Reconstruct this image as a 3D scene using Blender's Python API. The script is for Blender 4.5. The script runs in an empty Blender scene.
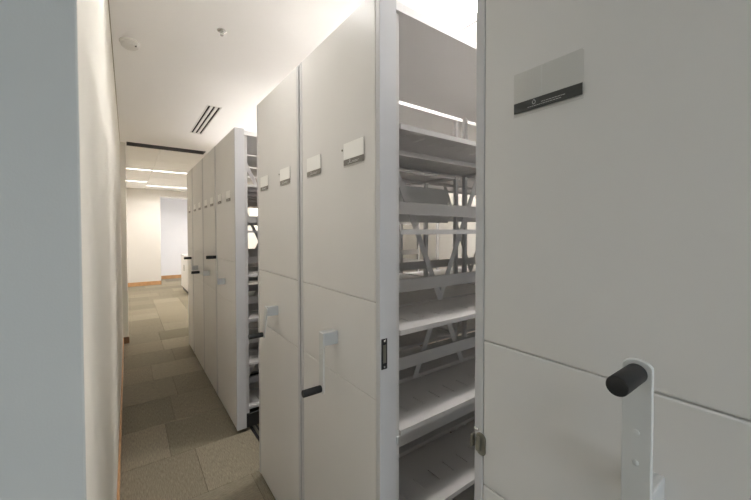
import bpy, bmesh, math, random
from mathutils import Vector, Matrix
random.seed(7)
C = bpy.context.scene.collection
S = bpy.context.scene

# ------------------------------------------------------------------ camera
F_PX, CX, CY = 340.0, 375.5, 238.3
cam = bpy.data.cameras.new('camera'); co = bpy.data.objects.new('camera', cam); C.objects.link(co)
yaw, pit, rol = math.radians(36.14), math.radians(-1.2), math.radians(-0.08)
fw = Vector((math.sin(yaw)*math.cos(pit), math.cos(yaw)*math.cos(pit), math.sin(pit)))
rt = Vector((math.cos(yaw), -math.sin(yaw), 0)); up = rt.cross(fw)
r2 = math.cos(rol)*rt + math.sin(rol)*up; u2 = -math.sin(rol)*rt + math.cos(rol)*up
M = Matrix((( r2.x, u2.x, -fw.x, 0.0), (r2.y, u2.y, -fw.y, 0.0), (r2.z, u2.z, -fw.z, 1.55), (0, 0, 0, 1)))
co.matrix_world = M
cam.sensor_fit = 'HORIZONTAL'; cam.sensor_width = 36.0
cam.lens = F_PX/751.0*36.0
cam.shift_x = 0.0
cam.shift_y = (CY-250.0)/751.0
cam.clip_start = 0.01; cam.clip_end = 100
S.camera = co

# ------------------------------------------------------------------ world, view, light levels
S.view_settings.view_transform = 'Standard'
S.view_settings.look = 'None'
S.view_settings.gamma = 1.0
S.view_settings.use_curve_mapping = False
S.view_settings.exposure = 1.0
S.cycles.use_denoising = True
S.cycles.max_bounces = 14; S.cycles.diffuse_bounces = 8; S.cycles.glossy_bounces = 5
S.cycles.transparent_max_bounces = 12
S.cycles.sample_clamp_indirect = 4.0
w = bpy.data.worlds.new('world'); S.world = w; w.use_nodes = True
bg = w.node_tree.nodes['Background']; bg.inputs[0].default_value = (0.72, 0.86, 1.0, 1); bg.inputs[1].default_value = 1.2
AISLE = 16.0         # unseen fixtures added over the two aisles to brighten the shelf fronts
STRIP = 15.0        # recessed fixtures above the shelving
FARSTRIP = 84.0      # fixtures in the far hall
DAY = 8.5           # daylight through the window behind the camera (W)
CORR = 13.0          # fixtures across the corridor ceiling
HALL = 19.0           # unseen entrance fixtures behind the camera, set to brighten the nearest end panel
def area(name, loc, rot, sx, sy, power, col):
    l = bpy.data.lights.new(name, 'AREA'); l.shape = 'RECTANGLE'; l.size = sx; l.size_y = sy
    l.energy = power; l.color = col
    o = bpy.data.objects.new(name, l); C.objects.link(o); o.location = loc; o.rotation_euler = rot
    return o
area('daylight', (-0.3, -3.44, 1.55), (math.radians(90), 0, 0), 2.4, 1.7, DAY, (0.74, 0.88, 1.0))
area('recess_cool_fill', (2.93, 12.45, 1.5), (0, math.radians(90), 0), 1.8, 0.9, 6.0, (0.80, 0.88, 1.0))  # unseen lamp added to cool the recess wall

# ------------------------------------------------------------------ materials
def mat(name, col, rough=0.5, metal=0.0, spec=0.5, noise=0.0, nscale=6.0, bump=0.0, bscale=400.0, emit=None, estr=0.0):
    m = bpy.data.materials.new(name); m.use_nodes = True
    nt = m.node_tree; b = nt.nodes['Principled BSDF']
    b.inputs['Base Color'].default_value = (*col, 1); b.inputs['Roughness'].default_value = rough
    b.inputs['Metallic'].default_value = metal; b.inputs['Specular IOR Level'].default_value = spec
    tc = nt.nodes.new('ShaderNodeTexCoord')
    if noise:
        n = nt.nodes.new('ShaderNodeTexNoise'); n.inputs['Scale'].default_value = nscale; n.inputs['Detail'].default_value = 4
        nt.links.new(tc.outputs['Object'], n.inputs['Vector'])
        mr = nt.nodes.new('ShaderNodeMapRange'); mr.inputs['From Min'].default_value = .3; mr.inputs['From Max'].default_value = .7
        mr.inputs['To Min'].default_value = 1-noise; mr.inputs['To Max'].default_value = 1+noise
        nt.links.new(n.outputs['Fac'], mr.inputs['Value'])
        mx = nt.nodes.new('ShaderNodeVectorMath'); mx.operation = 'SCALE'; mx.inputs[0].default_value = col
        nt.links.new(mr.outputs[0], mx.inputs['Scale']); nt.links.new(mx.outputs[0], b.inputs['Base Color'])
    if bump:
        n2 = nt.nodes.new('ShaderNodeTexNoise'); n2.inputs['Scale'].default_value = bscale
        nt.links.new(tc.outputs['Object'], n2.inputs['Vector'])
        bp = nt.nodes.new('ShaderNodeBump'); bp.inputs['Strength'].default_value = bump; bp.inputs['Distance'].default_value = 0.001
        nt.links.new(n2.outputs['Fac'], bp.inputs['Height']); nt.links.new(bp.outputs[0], b.inputs['Normal'])
    if emit:
        b.inputs['Emission Color'].default_value = (*emit, 1); b.inputs['Emission Strength'].default_value = estr
    return m
PANEL = mat('off_white_powder_coat', (0.71, 0.695, 0.675), 0.36, noise=0.015, nscale=3, bump=0.08, bscale=900)
FRAME = mat('pale_grey_powder_coat', (0.575, 0.57, 0.575), 0.42, noise=0.01, bump=0.06, bscale=900)
STEEL = mat('white_shelf_enamel', (0.56, 0.545, 0.535), 0.38, noise=0.015, nscale=8)
BACK = mat('grey_back_panel', (0.62, 0.61, 0.59), 0.5, noise=0.02)
WALL = mat('cream_wall_paint', (0.84, 0.81, 0.74), 0.75, noise=0.012, nscale=2, bump=0.15, bscale=250)
WALLE = mat('off_white_wall_paint', (0.66, 0.64, 0.605), 0.75, noise=0.012, nscale=2, bump=0.15, bscale=250)
BOUNCE = mat('pale_bounce_sheet', (0.62, 0.61, 0.60), 0.7, noise=0.06, nscale=20)  # sheet added over the canopies to set the light thrown on the ceiling
CANOPY = mat('white_canopy_enamel', (0.84, 0.825, 0.81), 0.5, noise=0.01)
WALL_SHADE = mat('shaded_wall_paint', (0.52, 0.535, 0.525), 0.7, noise=0.012, nscale=2, bump=0.15, bscale=250)  # cool shade of the wall end, put into its paint
WALLW = mat('white_wall_paint', (0.80, 0.80, 0.82), 0.75, noise=0.01, nscale=2, bump=0.1, bscale=250)
CEIL = mat('ceiling_paint', (0.92, 0.905, 0.885), 0.85, noise=0.008, nscale=2, bump=0.1, bscale=300)
BLACK = mat('black_rubber', (0.010, 0.010, 0.011), 0.55, bump=0.1, bscale=300)
BLKM = mat('black_painted_steel', (0.018, 0.018, 0.019), 0.5, noise=0.05)
DARK = mat('dark_void_metal', (0.085, 0.08, 0.075), 0.6, noise=0.05)
BRONZE = mat('dark_bronze_metal', (0.27, 0.26, 0.22), 0.35, metal=0.8, noise=0.05, nscale=60)
CHROME = mat('brushed_steel', (0.62, 0.62, 0.60), 0.25, metal=0.9, noise=0.03, nscale=90)
BASE = mat('oak_baseboard', (0.50, 0.28, 0.13), 0.5, noise=0.12, nscale=14)
BASED = mat('walnut_baseboard', (0.24, 0.14, 0.075), 0.5, noise=0.12, nscale=14)
PLAST = mat('white_plastic', (0.72, 0.70, 0.66), 0.4, noise=0.01)
STRIPM = mat('charcoal_label_strip', (0.042, 0.043, 0.040), 0.45, noise=0.05, nscale=200)
STRIP_SHEEN = mat('sheen_label_strip', (0.20, 0.185, 0.165), 0.5, noise=0.05, nscale=200)  # dark strip greyed: reflection in the clear plate put into its colour
SHEEN_PRINT = mat('label_sheen_and_print', (0.90, 0.89, 0.86), 0.5, noise=0.01)  # reflection on the clear plates painted as a pale insert; also their print
INK = mat('pale_print', (0.50, 0.50, 0.48), 0.6, noise=0.02)
LAMP = mat('lamp_diffuser', (0.9, 0.9, 0.9), 0.5, noise=0.002, emit=(1.0, 0.97, 0.94), estr=STRIP)
LAMPF = mat('far_lamp_diffuser', (0.9, 0.9, 0.9), 0.5, noise=0.002, emit=(1.0, 0.945, 0.895), estr=FARSTRIP)
FILLA = mat('aisle_fill_diffuser', (0.9, 0.9, 0.9), 0.5, noise=0.002, emit=(1.0, 0.955, 0.93), estr=AISLE)
FILLW = mat('wall_fill_diffuser', (0.9, 0.9, 0.9), 0.5, noise=0.002, emit=(1.0, 0.94, 0.87), estr=14.0)  # unseen lamps added to light the right wall and the canopy undersides
LAMPC = mat('corridor_lamp_diffuser', (0.9, 0.9, 0.9), 0.5, noise=0.002, emit=(1.0, 0.97, 0.935), estr=CORR)
FILLH = mat('entrance_fill_diffuser', (0.9, 0.9, 0.9), 0.5, noise=0.002, emit=(1.0, 0.985, 0.97), estr=HALL)
TROUGH = mat('grey_trough_paint', (0.09, 0.088, 0.086), 0.6, noise=0.02)
SLOTM = mat('dark_brown_slot', (0.022, 0.014, 0.010), 0.9, spec=0.1, noise=0.05)
REVEAL = mat('tan_ceiling_reveal', (0.36, 0.31, 0.23), 0.8, noise=0.05)
HUB = mat('satin_grey_hub', (0.52, 0.53, 0.53), 0.35, noise=0.01)
CRANK = mat('white_crank_enamel', (0.60, 0.61, 0.60), 0.35, noise=0.01)

ACRYL = bpy.data.materials.new('clear_acrylic'); ACRYL.use_nodes = True
nt = ACRYL.node_tree; nt.nodes.remove(nt.nodes['Principled BSDF'])
tr = nt.nodes.new('ShaderNodeBsdfTransparent'); gl = nt.nodes.new('ShaderNodeBsdfGlossy'); gl.inputs['Roughness'].default_value = 0.08
tr.inputs[0].default_value = (0.955, 0.955, 0.95, 1)
mixs = nt.nodes.new('ShaderNodeMixShader')
mixs.inputs[0].default_value = 0.02; nt.links.new(tr.outputs[0], mixs.inputs[1]); nt.links.new(gl.outputs[0], mixs.inputs[2])
nt.links.new(mixs.outputs[0], nt.nodes['Material Output'].inputs[0])

def carpet(name, base, along):
    m = bpy.data.materials.new(name); m.use_nodes = True; nt = m.node_tree; b = nt.nodes['Principled BSDF']
    b.inputs['Roughness'].default_value = 0.95; b.inputs['Specular IOR Level'].default_value = 0.1
    tc = nt.nodes.new('ShaderNodeTexCoord'); mp = nt.nodes.new('ShaderNodeMapping')
    mp.inputs['Scale'].default_value = (260, 22, 1) if along else (22, 260, 1)
    n = nt.nodes.new('ShaderNodeTexNoise'); n.inputs['Scale'].default_value = 1.0; n.inputs['Detail'].default_value = 5; n.inputs['Roughness'].default_value = .7
    nt.links.new(tc.outputs['Object'], mp.inputs[0]); nt.links.new(mp.outputs[0], n.inputs['Vector'])
    cr = nt.nodes.new('ShaderNodeValToRGB')
    cr.color_ramp.elements[0].position = .28; cr.color_ramp.elements[1].position = .74
    cr.color_ramp.elements[0].color = (*[c*0.62 for c in base], 1); cr.color_ramp.elements[1].color = (*[c*1.42 for c in base], 1)
    nt.links.new(n.outputs['Fac'], cr.inputs[0]); nt.links.new(cr.outputs[0], b.inputs['Base Color'])
    bp = nt.nodes.new('ShaderNodeBump'); bp.inputs['Strength'].default_value = .5; bp.inputs['Distance'].default_value = .003
    nt.links.new(n.outputs['Fac'], bp.inputs['Height']); nt.links.new(bp.outputs[0], b.inputs['Normal'])
    return m
CARPETS = [carpet('carpet_olive_a', (0.225, 0.197, 0.145), True), carpet('carpet_olive_b', (0.25, 0.22, 0.163), True),
           carpet('carpet_olive_c', (0.23, 0.203, 0.15), False), carpet('carpet_olive_d', (0.275, 0.245, 0.184), False),
           carpet('carpet_olive_e', (0.205, 0.181, 0.132), True)]

# ------------------------------------------------------------------ mesh helpers
class MB:
    def __init__(s): s.bm = bmesh.new()
    def box(s, x0, x1, y0, y1, z0, z1):
        v = [s.bm.verts.new(p) for p in ((x0,y0,z0),(x1,y0,z0),(x1,y1,z0),(x0,y1,z0),(x0,y0,z1),(x1,y0,z1),(x1,y1,z1),(x0,y1,z1))]
        for f in ((3,2,1,0),(4,5,6,7),(0,1,5,4),(1,2,6,5),(2,3,7,6),(3,0,4,7)): s.bm.faces.new([v[i] for i in f])
        return s
    def prism(s, pts, axis, a0, a1):
        """closed polygon pts (2D, CCW) extruded along axis 'x','y' or 'z'"""
        def P(u, v, a): return (a,u,v) if axis == 'x' else ((u,a,v) if axis == 'y' else (u,v,a))
        A = [s.bm.verts.new(P(u,v,a0)) for u,v in pts]; B = [s.bm.verts.new(P(u,v,a1)) for u,v in pts]
        n = len(pts)
        s.bm.faces.new(A[::-1]); s.bm.faces.new(B)
        for i in range(n): s.bm.faces.new((A[i], A[(i+1)%n], B[(i+1)%n], B[i]))
        return s
    def lathe(s, prof, axis='x', c=(0,0,0), n=24):
        """prof: list of (radius, along)"""
        rings = []
        for r, a in prof:
            ring = []
            for k in range(n):
                t = 2*math.pi*k/n; u, v = r*math.cos(t), r*math.sin(t)
                p = (a,u,v) if axis == 'x' else ((u,a,v) if axis == 'y' else (u,v,a))
                ring.append(s.bm.verts.new((p[0]+c[0], p[1]+c[1], p[2]+c[2])))
            rings.append(ring)
        for A, B in zip(rings, rings[1:]):
            for k in range(n): s.bm.faces.new((A[k], A[(k+1)%n], B[(k+1)%n], B[k]))
        s.bm.faces.new(rings[0]); s.bm.faces.new(rings[-1])
        return s
    def bar(s, p, q, wid, thk, nrm):
        """flat bar from p to q; nrm = direction of its thickness"""
        p, q, n = Vector(p), Vector(q), Vector(nrm).normalized(); d = (q-p).normalized(); t = d.cross(n)
        vs = []
        for e in (p, q):
            for a, b in ((-1,-1),(1,-1),(1,1),(-1,1)): vs.append(s.bm.verts.new(e + t*wid/2*a + n*thk/2*b))
        for f in ((0,1,2,3),(7,6,5,4),(0,4,5,1),(1,5,6,2),(2,6,7,3),(3,7,4,0)): s.bm.faces.new([vs[i] for i in f])
        return s
    def mesh(s, name, m, bevel=0.0, seg=1, smooth=False):
        bm = s.bm
        bmesh.ops.recalc_face_normals(bm, faces=bm.faces)
        if bevel:
            ed = [e for e in bm.edges if len(e.link_faces) == 2 and e.calc_face_angle(0) > 0.6]
            bmesh.ops.bevel(bm, geom=ed, offset=bevel, segments=seg, affect='EDGES', profile=.6)
        if smooth:
            for f in bm.faces: f.smooth = True
            for e in bm.edges: e.smooth = not (len(e.link_faces) == 2 and e.calc_face_angle(0) > 0.7)
        me = bpy.data.meshes.new(name); bm.to_mesh(me); bm.free(); me.materials.append(m)
        return me
    def build(s, name, m, parent=None, bevel=0.0, seg=1, smooth=False):
        return link(name, s.mesh(name, m, bevel, seg, smooth), parent)
def link(name, me, parent=None, loc=(0,0,0), rot=None):
    o = bpy.data.objects.new(name, me); C.objects.link(o); o.location = loc
    if rot: o.rotation_euler = rot
    if parent is not None: o.parent = parent
    return o
def thing(name, label, cat, loc=(0,0,0), group=None):
    o = bpy.data.objects.new(name, None); C.objects.link(o); o.location = loc; o.empty_display_size = 0.05
    o['label'] = label; o['category'] = cat
    if group: o['group'] = group
    return o
def struct(o): o['kind'] = 'structure'; return o
def rounded(w_, h_, r, n=5, cx=0, cy=0):
    pts = []
    for (sx, sy, a0) in ((1,1,0),(-1,1,90),(-1,-1,180),(1,-1,270)):
        for k in range(n+1):
            a = math.radians(a0 + 90*k/n)
            pts.append((cx + sx*(w_/2-r) + r*math.cos(a), cy + sy*(h_/2-r) + r*math.sin(a)))
    return pts

# ------------------------------------------------------------------ setting
XP = 0.658                       # plane of the end panels
YC = 0.808                       # the end of the left wall, towards the camera
XW = -0.066                      # left wall plane
ZC = 2.77                        # ceiling
YSTEP = 6.02                     # the plain ceiling ends, panelled ceiling beyond
b = MB(); b.box(-3.2, 3.45, -3.6, 14.2, -0.12, -0.012)
floor = struct(b.build('floor', CARPETS[0]))
# carpet tiles, half a metre square, laid in rows with staggered joints
tile_me = []
for k, m in enumerate(CARPETS):
    t = MB(); t.box(-0.2492, 0.2492, -0.2492, 0.2492, -0.012, 0.0); tile_me.append(t.mesh('carpet_tile', m, 0.0012))
def lay(ix0, ix1, y, off, gap=None):
    x = ix0 + off
    while x < ix1:
        link('carpet_tile', random.choice(tile_me), floor, (x+0.25, y+0.25, random.uniform(-.0006, .0004)))
        x += 0.5
OFFS = {2.2: .37, 2.7: .225, 3.2: .30, 3.7: .37, 4.2: .2}
TONE = {2.2: (0, 1, 0), 2.7: (1, 4, 1), 3.2: (4, 0, 4), 3.7: (2, 0, 4), 4.2: (1, 3, 1)}
y = 0.2
while y < 13.0:
    o = OFFS.get(round(y, 1), random.choice((.12, .25, .37, .45)))
    x0 = o - 1.0
    while x0 + 0.5 < XW - 0.02: x0 += 0.5
    lim = 1.2 if y < 5.2 else 1.75
    k = 0
    while x0 < lim:
        tone = TONE.get(round(y, 1)); me = tile_me[tone[k % 3]] if tone else random.choice(tile_me)
        k += 1
        link('carpet_tile', me, floor, (x0+0.25, y+0.25, random.uniform(-.0006, .0004)))
        x0 += 0.5
    y = round(y+0.5, 3)

# walls
b = MB(); b.box(-0.30, XW, YC, 5.82, 0, 2.96); struct(b.build('wall_left', WALL, bevel=0.004, seg=2))
b = MB(); b.box(-0.30, -0.006, 5.82, 11.75, 0, 2.96); struct(b.build('wall_left_far', WALL, bevel=0.003))
b = MB(); b.box(-3.2, -0.30, YC, YC+.12, 0, 2.96); b.box(-0.30, XW-0.0005, YC-.008, YC+.0005, 0, ZC-.001); struct(b.build('wall_front', WALL_SHADE, bevel=0.003, seg=2))
b = MB(); b.box(-0.30, 0.79, 11.75, 11.95, 0, 2.96); b.box(0.79, 3.3, 11.75, 11.95, 2.56, 2.96); struct(b.build('wall_end', WALLE, bevel=0.003))
b = MB(); b.box(0.60, 3.3, 13.0, 13.15, 0, 2.96); struct(b.build('wall_recess', WALLW))
b = MB(); b.box(0.60, 0.79, 11.95, 13.0, 0, 2.96); struct(b.build('wall_recess_left', WALLW))
b = MB(); b.box(3.3, 3.45, -3.6, 14.2, 0, 2.96); struct(b.build('wall_right', WALL))
b = MB(); b.box(-3.3, -3.2, -3.6, YC+.12, 0, 2.96); struct(b.build('wall_entrance_left', WALL))
b = MB(); b.box(-3.2, -1.6, -3.6, -3.48, 0, 2.96); b.box(1.0, 3.3, -3.6, -3.48, 0, 2.96); b.box(-1.6, 1.0, -3.6, -3.48, 0, 0.6); b.box(-1.6, 1.0, -3.6, -3.48, 2.5, 2.96)
struct(b.build('wall_back', WALL))
win = struct(MB().box(-1.6, 1.0, -3.58, -3.50, 0.6, 0.65).box(-1.6, 1.0, -3.58, -3.50, 2.45, 2.5).box(-1.6, -1.55, -3.58, -3.5, .65, 2.45).box(.95, 1.0, -3.58, -3.5, .65, 2.45).box(-.325, -.275, -3.58, -3.5, .65, 2.45).build('window_1', FRAME))
for xa, xb in ((-1.55, -.325), (-.275, .95)): MB().box(xa, xb, -3.545, -3.54, .65, 2.45).build('pane', ACRYL, win)
added_win = struct(MB().box(2.98, 3.02, 11.95, 12.0, .5, 2.5).box(2.98, 3.02, 12.95, 13.0, .5, 2.5).box(2.98, 3.02, 12.0, 12.95, .5, .55).box(2.98, 3.02, 12.0, 12.95, 2.45, 2.5).build('added_window', FRAME))  # unseen window frame added round the recess lamp
MB().box(2.995, 3.0, 12.0, 12.95, .55, 2.45).build('pane', ACRYL, added_win)
struct(MB().box(3.05, 3.3, 11.95, 13.0, 0, 2.96).build('wall_recess_right', WALLW))

# baseboards
struct(MB().box(XW, XW+.011, YC+.004, 5.82, 0.0, 0.085).build('baseboard_left', BASE, bevel=.002))
struct(MB().box(XW+.011, 0.006, 5.807, 5.82, 0.0, 0.09).box(-.006, .006, 5.82, 5.9, 0, .09).build('baseboard_return', BASED, bevel=.002))
struct(MB().box(-.006, 0.79, 11.737, 11.75, 0, .11).build('baseboard_end', BASE, bevel=.002))
struct(MB().box(.79, 3.0, 12.987, 13.0, 0, .11).build('baseboard_recess', BASE, bevel=.002))
struct(MB().box(-3.2, -.1, YC-.021, YC-.008, 0, .085).build('baseboard_front', BASE, bevel=.002))

# ceiling with openings for its fixtures
def cut_plate(b, x0, x1, y0, y1, z0, z1, holes):
    xs = sorted({x0, x1, *[h[0] for h in holes], *[h[1] for h in holes]}); ys = sorted({y0, y1, *[h[2] for h in holes], *[h[3] for h in holes]})
    xs = [v for v in xs if x0 <= v <= x1]; ys = [v for v in ys if y0 <= v <= y1]
    ok = lambda i, j: 0 <= i < len(xs)-1 and 0 <= j < len(ys)-1 and not any(h[0] < (xs[i]+xs[i+1])/2 < h[1] and h[2] < (ys[j]+ys[j+1])/2 < h[3] for h in holes)
    cache = {}
    def V(i, j, z):
        if (i,j,z) not in cache: cache[(i,j,z)] = b.bm.verts.new((xs[i], ys[j], z))
        return cache[(i,j,z)]
    for i in range(len(xs)-1):
        for j in range(len(ys)-1):
            if not ok(i, j): continue
            b.bm.faces.new((V(i,j,z0), V(i,j+1,z0), V(i+1,j+1,z0), V(i+1,j,z0))); b.bm.faces.new((V(i,j,z1), V(i+1,j,z1), V(i+1,j+1,z1), V(i,j+1,z1)))
            for (di, dj, a, c) in ((-1,0,(i,j),(i,j+1)), (1,0,(i+1,j),(i+1,j+1)), (0,-1,(i,j),(i+1,j)), (0,1,(i,j+1),(i+1,j+1))):
                if not ok(i+di, j+dj): b.bm.faces.new((V(*a,z0), V(*c,z0), V(*c,z1), V(*a,z1)))
LIGHTS = [(1.465, 1.66, 0.30, 2.75), (1.465, 1.66, 2.95, 5.4), (3.02, 3.12, 0.30, 2.75), (3.02, 3.12, 2.95, 5.4)]  # the pair along the right wall is added fill
CLIGHTS = [(0.04, 0.56, 1.48, 1.66)]
AISLE_FILLS = [(0.92, 1.44, .60, .74), (1.69, 2.95, .60, .74), (1.08, 1.44, 2.33, 2.47), (1.69, 2.95, 2.33, 2.47)]
HALL_FILLS = [(-0.9, 0.9, -1.6, -1.45), (-0.9, 0.9, -2.7, -2.55)]
DIFF = (0.64, 0.775, 3.62, 4.76)
SLOT = (0.008, 0.992, 5.74, 6.0)
b = MB()
cut_plate(b, XW+.005, 3.3, YC-.008, YSTEP, ZC, ZC+.06, LIGHTS + AISLE_FILLS + CLIGHTS + [DIFF, SLOT])
cut_plate(b, -3.2, 3.3, -3.5, YC-.008, ZC, ZC+.06, LIGHTS + AISLE_FILLS + CLIGHTS + HALL_FILLS)
b.box(-3.2, 3.3, -3.5, 14.2, 2.962, 3.0)
b.box(0.79, 3.05, 11.95, 13.0, 2.62, 2.66)
ceiling = struct(b.build('ceiling', CEIL))
# far ceiling panels with open joints that take the linear lights
for (xa, xb, ca, cb) in ((-0.004, 0.418, 8.165, 10.12), (0.424, 1.70, 8.165, 10.92), (1.706, 3.3, 8.165, 10.92)):
    ys = [YSTEP, 7.08, ca, 9.15, cb, 11.75]
    for k in range(5):
        g0 = .05 if ys[k] in (ca, cb) else .003
        g1 = .05 if ys[k+1] in (ca, cb) else .003
        MB().box(xa, xb, ys[k]+g0, ys[k+1]-g1, ZC, ZC+.04).build('ceiling_panel', CEIL, ceiling, bevel=.003)
struct(MB().box(XW+.0002, XW+.0048, YC, 5.82, ZC+.006, ZC+.05).build('trim_1', REVEAL))

def strip_light(rect, label, m, z, group, housing=0.075):
    x0, x1, y0, y1 = rect
    t = thing('ceiling_light', label, 'ceiling light', ((x0+x1)/2, (y0+y1)/2, z), group)
    hx, hy = (x1-x0)/2-.001, (y1-y0)/2-.001
    h = MB()
    h.box(-hx, -hx+.006, -hy, hy, 0.0, housing).box(hx-.006, hx, -hy, hy, 0.0, housing).box(-hx+.006, hx-.006, -hy, -hy+.006, 0, housing).box(-hx+.006, hx-.006, hy-.006, hy, 0, housing).box(-hx, hx, -hy, hy, housing, housing+.008)
    h.build('housing', TROUGH, t)
    d = MB()
    long_y = hy > hx
    d.box(-hx+.007, hx-.007, -hy+.007, hy-.007, housing-.02, housing-.012); d.build('lamp_diffuser', m, t)
    return t
lab = ['recessed linear light along the ceiling above the open shelving aisle', 'recessed linear light along the ceiling above the far block of shelving',
       'unseen fill light along the right wall beside the near shelving', 'unseen fill light along the right wall beside the far shelving']
for r, l in zip(LIGHTS, lab): strip_light(r, l, LAMP if r[0] < 2 else FILLW, ZC, 'recessed lights over the shelving', .066)
for r, l in zip(AISLE_FILLS, ('added fill light over the mouth of the open near aisle', 'added fill light over the inner part of the open near aisle', 'added fill light over the mouth of the narrow gap before the far block', 'added fill light over the inner part of the gap before the far block')): strip_light(r, l, FILLA, ZC, 'added fill lights over the aisles', .066)
for r, l in zip(CLIGHTS, ('recessed light across the corridor ceiling just before the sprinkler',)): strip_light(r, l, LAMPC, ZC, None)
for r, l in zip(HALL_FILLS, ('unseen fill light in the entrance area nearest the shelving', 'unseen fill light in the entrance area nearest the window')): strip_light(r, l, FILLH, ZC, 'unseen fill lights in the entrance area')
FAR = [(-0.002, 0.416, 8.165, 'short bright strip light at left in the nearer row on the far ceiling'), (0.426, 1.69, 8.165, 'long bright strip light at right in the nearer row on the far ceiling'),
       (1.71, 3.2, 8.165, 'added strip light in the nearer far row above the low white cabinet'), (1.71, 3.2, 10.92, 'added strip light in the further far row above the low white cabinet'),  # these two are added out of view to brighten the far hall
       (-0.002, 0.416, 10.12, 'short bright strip light at left in the further row on the far ceiling'), (0.426, 1.69, 10.92, 'long bright strip light at right in the further row on the far ceiling')]
for x0, x1, yl, l in FAR: strip_light((x0, x1, yl-.034, yl+.034), l, LAMPF, ZC, 'strip lights on the far ceiling', 0.03)

# air diffuser: three dark slots
t = thing('air_diffuser', 'ceiling air diffuser with three long dark parallel slots over the corridor', 'air vent', ((DIFF[0]+DIFF[1])/2, (DIFF[2]+DIFF[3])/2, ZC))
hx, hy = (DIFF[1]-DIFF[0])/2-.001, (DIFF[3]-DIFF[2])/2-.001
fr = MB(); cs = [-.044, 0, .044]; sw = .010
e = [-hx] + [v for c in cs for v in (c-sw, c+sw)] + [hx]
for k in range(0, len(e), 2): fr.box(e[k], e[k+1], -hy, hy, -.003, .0035)
for q in (-1, 1): fr.box(-hx, hx, min(q*hy, q*(hy-.012)), max(q*hy, q*(hy-.012)), -.003, .00351)
fr.build('frame', PLAST, t, bevel=.001)
for c in cs: MB().box(c-sw+.0005, c+sw-.0005, -hy+.013, hy-.013, .0045, .03).build('slot', SLOTM, t)
# long dark slot across the corridor
t = thing('slot_grille', 'long dark recessed slot running across the corridor ceiling', 'air vent', ((SLOT[0]+SLOT[1])/2, (SLOT[2]+SLOT[3])/2, ZC))
hx, hy = (SLOT[1]-SLOT[0])/2-.001, (SLOT[3]-SLOT[2])/2-.001
MB().box(-hx, hx, -hy, -hy+.004, 0.001, .12).box(-hx, hx, hy-.004, hy, 0.001, .12).box(-hx, -hx+.004, -hy+.004, hy-.004, .001, .12).box(hx-.004, hx, -hy+.004, hy-.004, .001, .12).box(-hx, hx, -hy, hy, .12, .126).build('housing', DARK, t)
MB().box(-hx+.005, hx-.005, -.004, .004, .03, .10).build('blade', BLKM, t)

# smoke detector and sprinkler
t = thing('smoke_detector', 'round white smoke detector on the ceiling close to the left wall', 'smoke detector', (0.030, 2.72, ZC))
MB().lathe([(.056, 0), (.056, -.010), (.052, -.014)], 'z').build('base', PLAST, t, smooth=True)
MB().lathe([(.050, -.0142), (.047, -.030), (.034, -.040), (.012, -.043), (.004, -.0432)], 'z').build('cover', PLAST, t, smooth=True)
MB().lathe([(.0055, -.030), (.0055, -.038), (.002, -.0385)], 'z', (.030, -.030, .003), 12).build('indicator_lamp', DARK, t, smooth=True)
t = thing('sprinkler_head', 'small sprinkler head with steel ring in the middle of the corridor ceiling', 'sprinkler', (0.481, 2.24, ZC))
MB().lathe([(.027, 0), (.027, -.002), (.019, -.007), (.011, -.007)], 'z').build('escutcheon', CHROME, t, smooth=True)
q = MB().lathe([(.0055, -.0072), (.0055, -.013), (.0025, -.014), (.0025, -.027)], 'z', n=12)
q.lathe([(.010, -.027), (.010, -.0285)], 'z', n=16); q.build('nozzle', CHROME, t, smooth=True)
MB().bar((-.009, 0, -.0075), (-.005, 0, -.0265), .0025, .002, (0,1,0)).bar((.009, 0, -.0075), (.005, 0, -.0265), .0025, .002, (0,1,0)).build('frame_arm', BRONZE, t)

# floor rails for the carriages
def rail(x, label):
    t = thing('floor_rail', label, 'rail', (x, 2.52, 0), 'rails the carriages roll on')
    MB().box(-.028, .028, -2.75, 2.75, .0006, .006).build('rail_plate', BLKM, t, bevel=.001)
    MB().box(-.009, .009, -2.74, 2.74, .0062, .014).build('rail_head', BRONZE, t, bevel=.001)
rail(.790, 'black steel floor rail under the shelving, at the corridor side')
rail(1.75, 'black steel floor rail under the middle of the shelving')
rail(2.75, 'black steel floor rail under the inner end of the shelving')

# ------------------------------------------------------------------ mobile shelving
ZTOP = 2.33
SHZ = [0.157, 0.506, 0.855, 1.206, 1.556, 1.918]      # top faces of the shelves
BAY = [0.084, 1.145, 2.205]                    # upright lines, measured from the end panel plane
def shelf_mesh(L, D):
    s = MB(); th = .003; lip = .018
    y0, y1 = -D/2, D/2; sy0, sy1 = y0+.085, y0+.155
    s.box(-L/2, L/2, y0, sy0, -th, 0); s.box(-L/2, L/2, sy1, y1, -th, 0)
    n = int((L-.08)/.09); xs = [-(n-1)*.045 + k*.09 for k in range(n)]
    e = [-L/2] + [v for x in xs for v in (x-.0022, x+.0022)] + [L/2]
    for k in range(0, len(e), 2): s.box(e[k], e[k+1], sy0, sy1, -th, 0)
    s.box(-L/2, L/2, y0, y0+.0025, -lip, -th); s.box(-L/2, L/2, y1-.0025, y1, -lip, -th)
    s.box(-L/2, -L/2+.0025, y0+.0026, y1-.0026, -lip, -th); s.box(L/2-.0025, L/2, y0+.0026, y1-.0026, -lip, -th)
    s.box(-L/2, L/2, y0+.0026, y0+.014, -lip, -lip+.0025)
    return s.mesh('shelf', STEEL)
_sh = {}
def shelf_me(L, D):
    k = (round(L,3), round(D,3))
    if k not in _sh: _sh[k] = shelf_mesh(L, D)
    return _sh[k]
_cache = {}
def cached(key, fn):
    if key not in _cache: _cache[key] = fn()
    return _cache[key]

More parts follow.
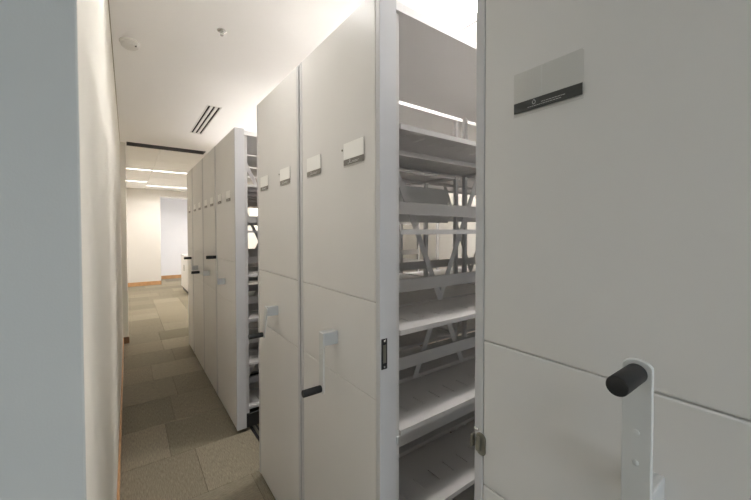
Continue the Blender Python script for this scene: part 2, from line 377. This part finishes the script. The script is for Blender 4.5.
def label_holder(root, v, front, strip_m, sheen):
    W, H = .134, .085
    z0 = 1.789
    p = MB().box(front-.0035, front-.0015, v-W/2, v+W/2, z0-.004, z0+H).build('label_holder', ACRYL, root, bevel=.0006)
    p['label'] = 'clear label holder with dark strip along its lower edge'
    if sheen: MB().box(front-.0045, front-.0037, v-W/2+.001, v+W/2-.001, z0+.0245, z0+H-.001).build('sheen_insert', SHEEN_PRINT, p)
    else: MB().box(front-.0042, front-.0037, v+.008, v+.0088, z0+.030, z0+H-.004).build('divider', CRANK, p)
    MB().box(front-.0045, front-.0037, v-W/2+.001, v+W/2-.001, z0+.003, z0+.024).build('label_strip', strip_m, p)
    k = MB()      # small emblem: open ring with a stem; two lines of tiny print
    X0, X1 = front-.0049, front-.0046
    ve, ze = v+W/2-.044, z0+.0165
    n = 20
    for i in range(n):
        if i in (3, 4): continue
        a0, a1 = 2*math.pi*i/n, 2*math.pi*(i+1)/n
        A = [(ve+.0024*math.cos(a0), ze+.0032*math.sin(a0)), (ve+.0036*math.cos(a0), ze+.0044*math.sin(a0)), (ve+.0036*math.cos(a1), ze+.0044*math.sin(a1)), (ve+.0024*math.cos(a1), ze+.0032*math.sin(a1))]
        k.prism(A, 'x', X0, X1)
    k.box(X0, X1, ve-.0006, ve+.0006, ze+.0028, ze+.0058)
    k.build('emblem', INK if not sheen else SHEEN_PRINT, p)
    k = MB()
    rr = random.Random(3)
    for (a, bb, z) in ((v+.036, v-.030, z0+.0085), (v+.008, v-.034, z0+.0125)):
        u = a
        while u > bb:
            d = rr.uniform(.002, .0055); k.box(X0, X1, u-d, u, z, z+.0011); u -= d + .0011
    f = k.build('fine_print', INK if not sheen else SHEEN_PRINT, p); f['kind'] = 'stuff'
    return p

def crank(root, v, z, front, L, ang):
    """hub, flat arm of length L turned by ang in the panel plane (0 = down, 180 = up), black grip pointing into the corridor"""
    hub = MB().box(front-.058, front-.0005, v-.019, v+.019, z-.025, z+.025).build('crank_hub', HUB, root, bevel=.003, seg=2)
    a = math.radians(ang)
    n = 10; r = .0185
    pts = []
    for k in range(n+1):
        t = math.pi*k/n; pts.append((r*math.cos(t), .010 - r*.55*0 + r*math.sin(t)*.72))
    L2 = L
    poly = [(r, L2+.008)] + [(r*math.cos(math.pi*k/n), L2 + .008 + .011*math.sin(math.pi*k/n)) for k in range(1, n)] + [(-r, L2+.008), (-r, -.024), (r, -.024)]
    dy, dz = math.sin(a), -math.cos(a)        # direction of the arm in (y, z)
    P = [(v + u*dz + w_*dy, z - u*dy + w_*dz) for u, w_ in poly]
    area2 = sum(P[i][0]*P[(i+1)%len(P)][1]-P[(i+1)%len(P)][0]*P[i][1] for i in range(len(P)))
    if area2 < 0: P = P[::-1]
    arm = MB().prism(P, 'x', front-.065, front-.0585).build('crank_arm', CRANK, root, bevel=.0014)
    gy, gz = v + dy*L, z + dz*L
    g = MB().lathe([(.0117, front-.141), (.0131, front-.1402), (.0136, front-.1385), (.0136, front-.069), (.0126, front-.0665)], 'x', (0, gy, gz), 28)
    g.build('crank_grip', BLACK, arm, smooth=True)
    for d in (L*.55, L*.32):
        sy, sz = v + dy*d, z + dz*d
        MB().lathe([(.0042, front-.0652), (.0042, front-.0662), (.003, front-.0667)], 'x', (0, sy, sz), 14).build('screw', CRANK, arm, smooth=True)

def carriage(y0, y1, label, labels, cranks, sheen=True, strip_m=None, single=False, xtra=None, seams=(.989, 1.3144)):
    """end panel on the corridor side and the shelving behind it. Local frame: x into the shelving, y along the corridor, z up."""
    yc = (y0+y1)/2; H = (y1-y0)/2
    t = thing('mobile_shelving_unit', label, 'shelving unit', (XP, yc, 0), 'mobile shelving units')
    DX = .070
    # --- end panel: hollow body with edge frame, three front panels separated by grooves
    body = MB().box(.012, DX, -H+.003, H-.003, .032, ZTOP-.004)
    body.box(0, DX, -H, -H+.0225, .028, ZTOP).box(0, DX, H-.0225, H, .028, ZTOP)
    ep = body.build('end_panel', FRAME, t, bevel=.0016)
    for nm, z0, z1 in (('lower_panel', .030, seams[0]-.0005), ('middle_panel', seams[0]+.0005, seams[1]-.0006), ('upper_panel', seams[1]+.0006, ZTOP)):
        MB().box(.0004, .0119, -H+.0243, H-.0243, z0, z1).build(nm, PANEL, ep, bevel=.0042, seg=2)
    for l in labels: label_holder(t, l-yc, .0004, strip_m or STRIP_SHEEN, sheen)
    for c in cranks: crank(t, c[0]-yc, c[1], .0004, c[2], c[3])
    # --- carcass
    D = .28 if not single else 2*H-.06
    rows = (-.155, .155) if not single else (0,)
    yf = H-.012
    for i, bx in enumerate(BAY):
        for yy in ((-yf+.018, 0, yf-.018) if not single else (-yf+.018, yf-.018)):
            me = cached('post', lambda: MB().box(-.0125, .0125, -.0125, .0125, .13, 2.286).mesh('post', STEEL, .0015))
            link('post', me, t, (bx, yy, 0))
    for i in range(2):
        L = BAY[i+1]-BAY[i]-.036; cx = (BAY[i]+BAY[i+1])/2
        for z in SHZ:
            for yy in rows: link('shelf', shelf_me(L, D), t, (cx, yy, z), (0, 0, math.pi) if yy > 0 else None)
            if z < 1.8 and not single:
                me = cached(('stop', round(L,3)), lambda: MB().box(-L/2, L/2, -.004, .004, .068, .125).mesh('back_stop', STEEL, .001))
                link('back_stop', me, t, (cx, -.024, z))
        if not single:
            # crossed diagonals behind the shelves
            for q in (-1, 1):
                MB().bar((cx-(L/2-.01)*q, .002+.004*q, .14), (cx+(L/2-.01)*q, .002+.004*q, 2.27), .03, .003, (0,1,0)).build('cross_brace', STEEL, t)
    x1 = BAY[-1]+.03
    MB().box(DX+.001, x1, -yf, yf, 2.2895, 2.2925).box(DX+.001, x1, -yf, -yf+.003, 2.2926, 2.320).box(DX+.001, x1, yf-.003, yf, 2.2926, 2.320).box(DX+.001, x1, -yf-.006, -yf-.0005, 2.286, 2.2895).build('canopy', CANOPY, t)
    MB().box(DX+.004, x1-.004, -yf+.0035, yf-.0035, 2.2927, 2.2945).build('bounce_sheet', BOUNCE, t)  # added reflector sheet, tunes the glow above the units
    base = MB().box(DX+.001, x1, -yf, -yf+.02, .022, .128).box(DX+.001, x1, yf-.02, yf, .022, .128)
    for bx in BAY: base.box(bx-.02, bx+.02, -yf+.0201, yf-.0201, .03, .128)
    base.build('base_frame', BLKM, t, bevel=.002)
    for wx in (.132, 1.092, 2.092):
        for wy in (-yf+.06, yf-.06):
            me = cached('wheel', lambda: MB().lathe([(.040, -.012), (.045, -.010), (.045, .010), (.040, .012)], 'y', (0,0,.0595), 20).mesh('wheel', BRONZE, smooth=True))
            link('wheel', me, t, (wx, wy, 0))
    if xtra: xtra(t, H)
    return t

def strike(t, H):      # slim strike plate on the near edge of the end panel, and the pin left of the right-hand label
    p = MB().box(.005, .029, -H-.0022, -H+.0005, 1.097, 1.198).build('strike_plate', BLKM, t, bevel=.001); p['label'] = 'slim black strike plate'
    MB().box(.011, .023, -H-.0027, -H-.0023, 1.118, 1.178).build('strike_slot', BRONZE, p)
    for z in (1.105, 1.190): MB().lathe([(.0035, -H-.0023), (.0028, -H-.0032)], 'y', (.017, 0, z), 12).build('screw', CHROME, p)
    q = MB().box(.0705, .077, -H+.002, -H+.012, .858, .876).box(.0705, .080, -H-.001, -H+.004, .826, .852).build('shelf_clip', CRANK, t, bevel=.001)
def latch(t, H):       # rounded latch clasping the edge of the nearest panel
    z = 1.056
    p = MB().prism(rounded(.026, .052, .012, 6, H-.020, z), 'x', -.0035, -.0003).build('latch_plate', BRONZE, t, bevel=.0008); p['label'] = 'dark bronze rounded latch'
    MB().prism(rounded(.012, .034, .0055, 5, H-.0155, z), 'x', -.010, -.0037).build('latch_bolt', BRONZE, p, bevel=.0012)
    MB().box(-.0095, .012, H+.0002, H+.0058, z-.016, z+.016).build('latch_tab', BRONZE, p, bevel=.002)
    p2 = MB().box(-.004, -.0004, H-.014, H-.002, z+.029, z+.0335).build('latch_clip', CHROME, t, bevel=.0008)
def backs(t, H):
    MB().box(.512, 1.128, -.235, -.2325, 1.605, 1.832).box(.512, 1.128, -.2324, -.222, 1.8295, 1.832).build('back_panel', BACK, t)
def pin(v):
    def f(t):
        MB().lathe([(.004, .0003), (.004, -.002), (.0025, -.0025)], 'x', (0, v, 1.853), 10).build('pin', BRONZE, t)
    return f

cB = carriage(0.877, 1.500, 'off-white shelving unit with a black strike plate, left of the open aisle', [1.030, 1.350], [(1.168, 1.138, .192, 0)], xtra=strike)
pin(1.112-cB.location.y)(cB)
cA = carriage(1.515, 2.150, 'off-white shelving unit at the left end of the near block, its crank hanging', [1.682, 2.006], [(1.815, 1.120, .142, 18)], xtra=backs)
pin(1.770-cA.location.y)(cA)
cD = carriage(-0.130, 0.505, 'right foreground off-white shelving unit with bronze latch and raised crank', [0.340], [(0.171, 1.150, .195, 180)], sheen=False, strip_m=STRIPM, xtra=latch, seams=(.963, 1.2985))
F = [(2.690, 3.392, 'first off-white shelving unit of the far block, its crank raised beside the gap', [2.885, 3.205], [(3.05, 1.133, .205, 180)]),
     (3.404, 4.038, 'second off-white shelving unit of the far block, its crank turned sideways', [3.545, 3.845], [(3.72, 1.134, .14, 90)]),
     (4.050, 4.752, 'third off-white shelving unit of the far block, its crank raised', [4.22, 4.55], [(4.40, 1.130, .115, 180)])]
for y0, y1, l, ls, cr in F: carriage(y0, y1, l, ls, cr)
carriage(4.764, 5.205, 'narrow shelving unit ending the far block, single label and no crank', [4.974], [], single=True)

# far hall: low white cabinet
t = thing('low_cabinet', 'low white cabinet standing on the carpet beyond the far shelving block', 'cabinet', (1.45, 9.85, 0))
MB().box(-.27, .27, -.62, .62, .09, .90).build('body', FRAME, t, bevel=.004)
MB().box(-.29, .29, -.64, .64, .902, .94).build('worktop', FRAME, t, bevel=.003)
MB().box(-.255, .25, -.615, .60, .0006, .089).build('plinth', BLKM, t)
for k in range(2):
    d = MB().box(-.288, -.2705, -.61+.615*k, -.005+.61*k, .10, .895).build('door', PANEL, t, bevel=.002)
    MB().box(-.300, -.2885, -.06+.09*k, -.045+.09*k, .55, .70).build('handle', CHROME, d, bevel=.002)
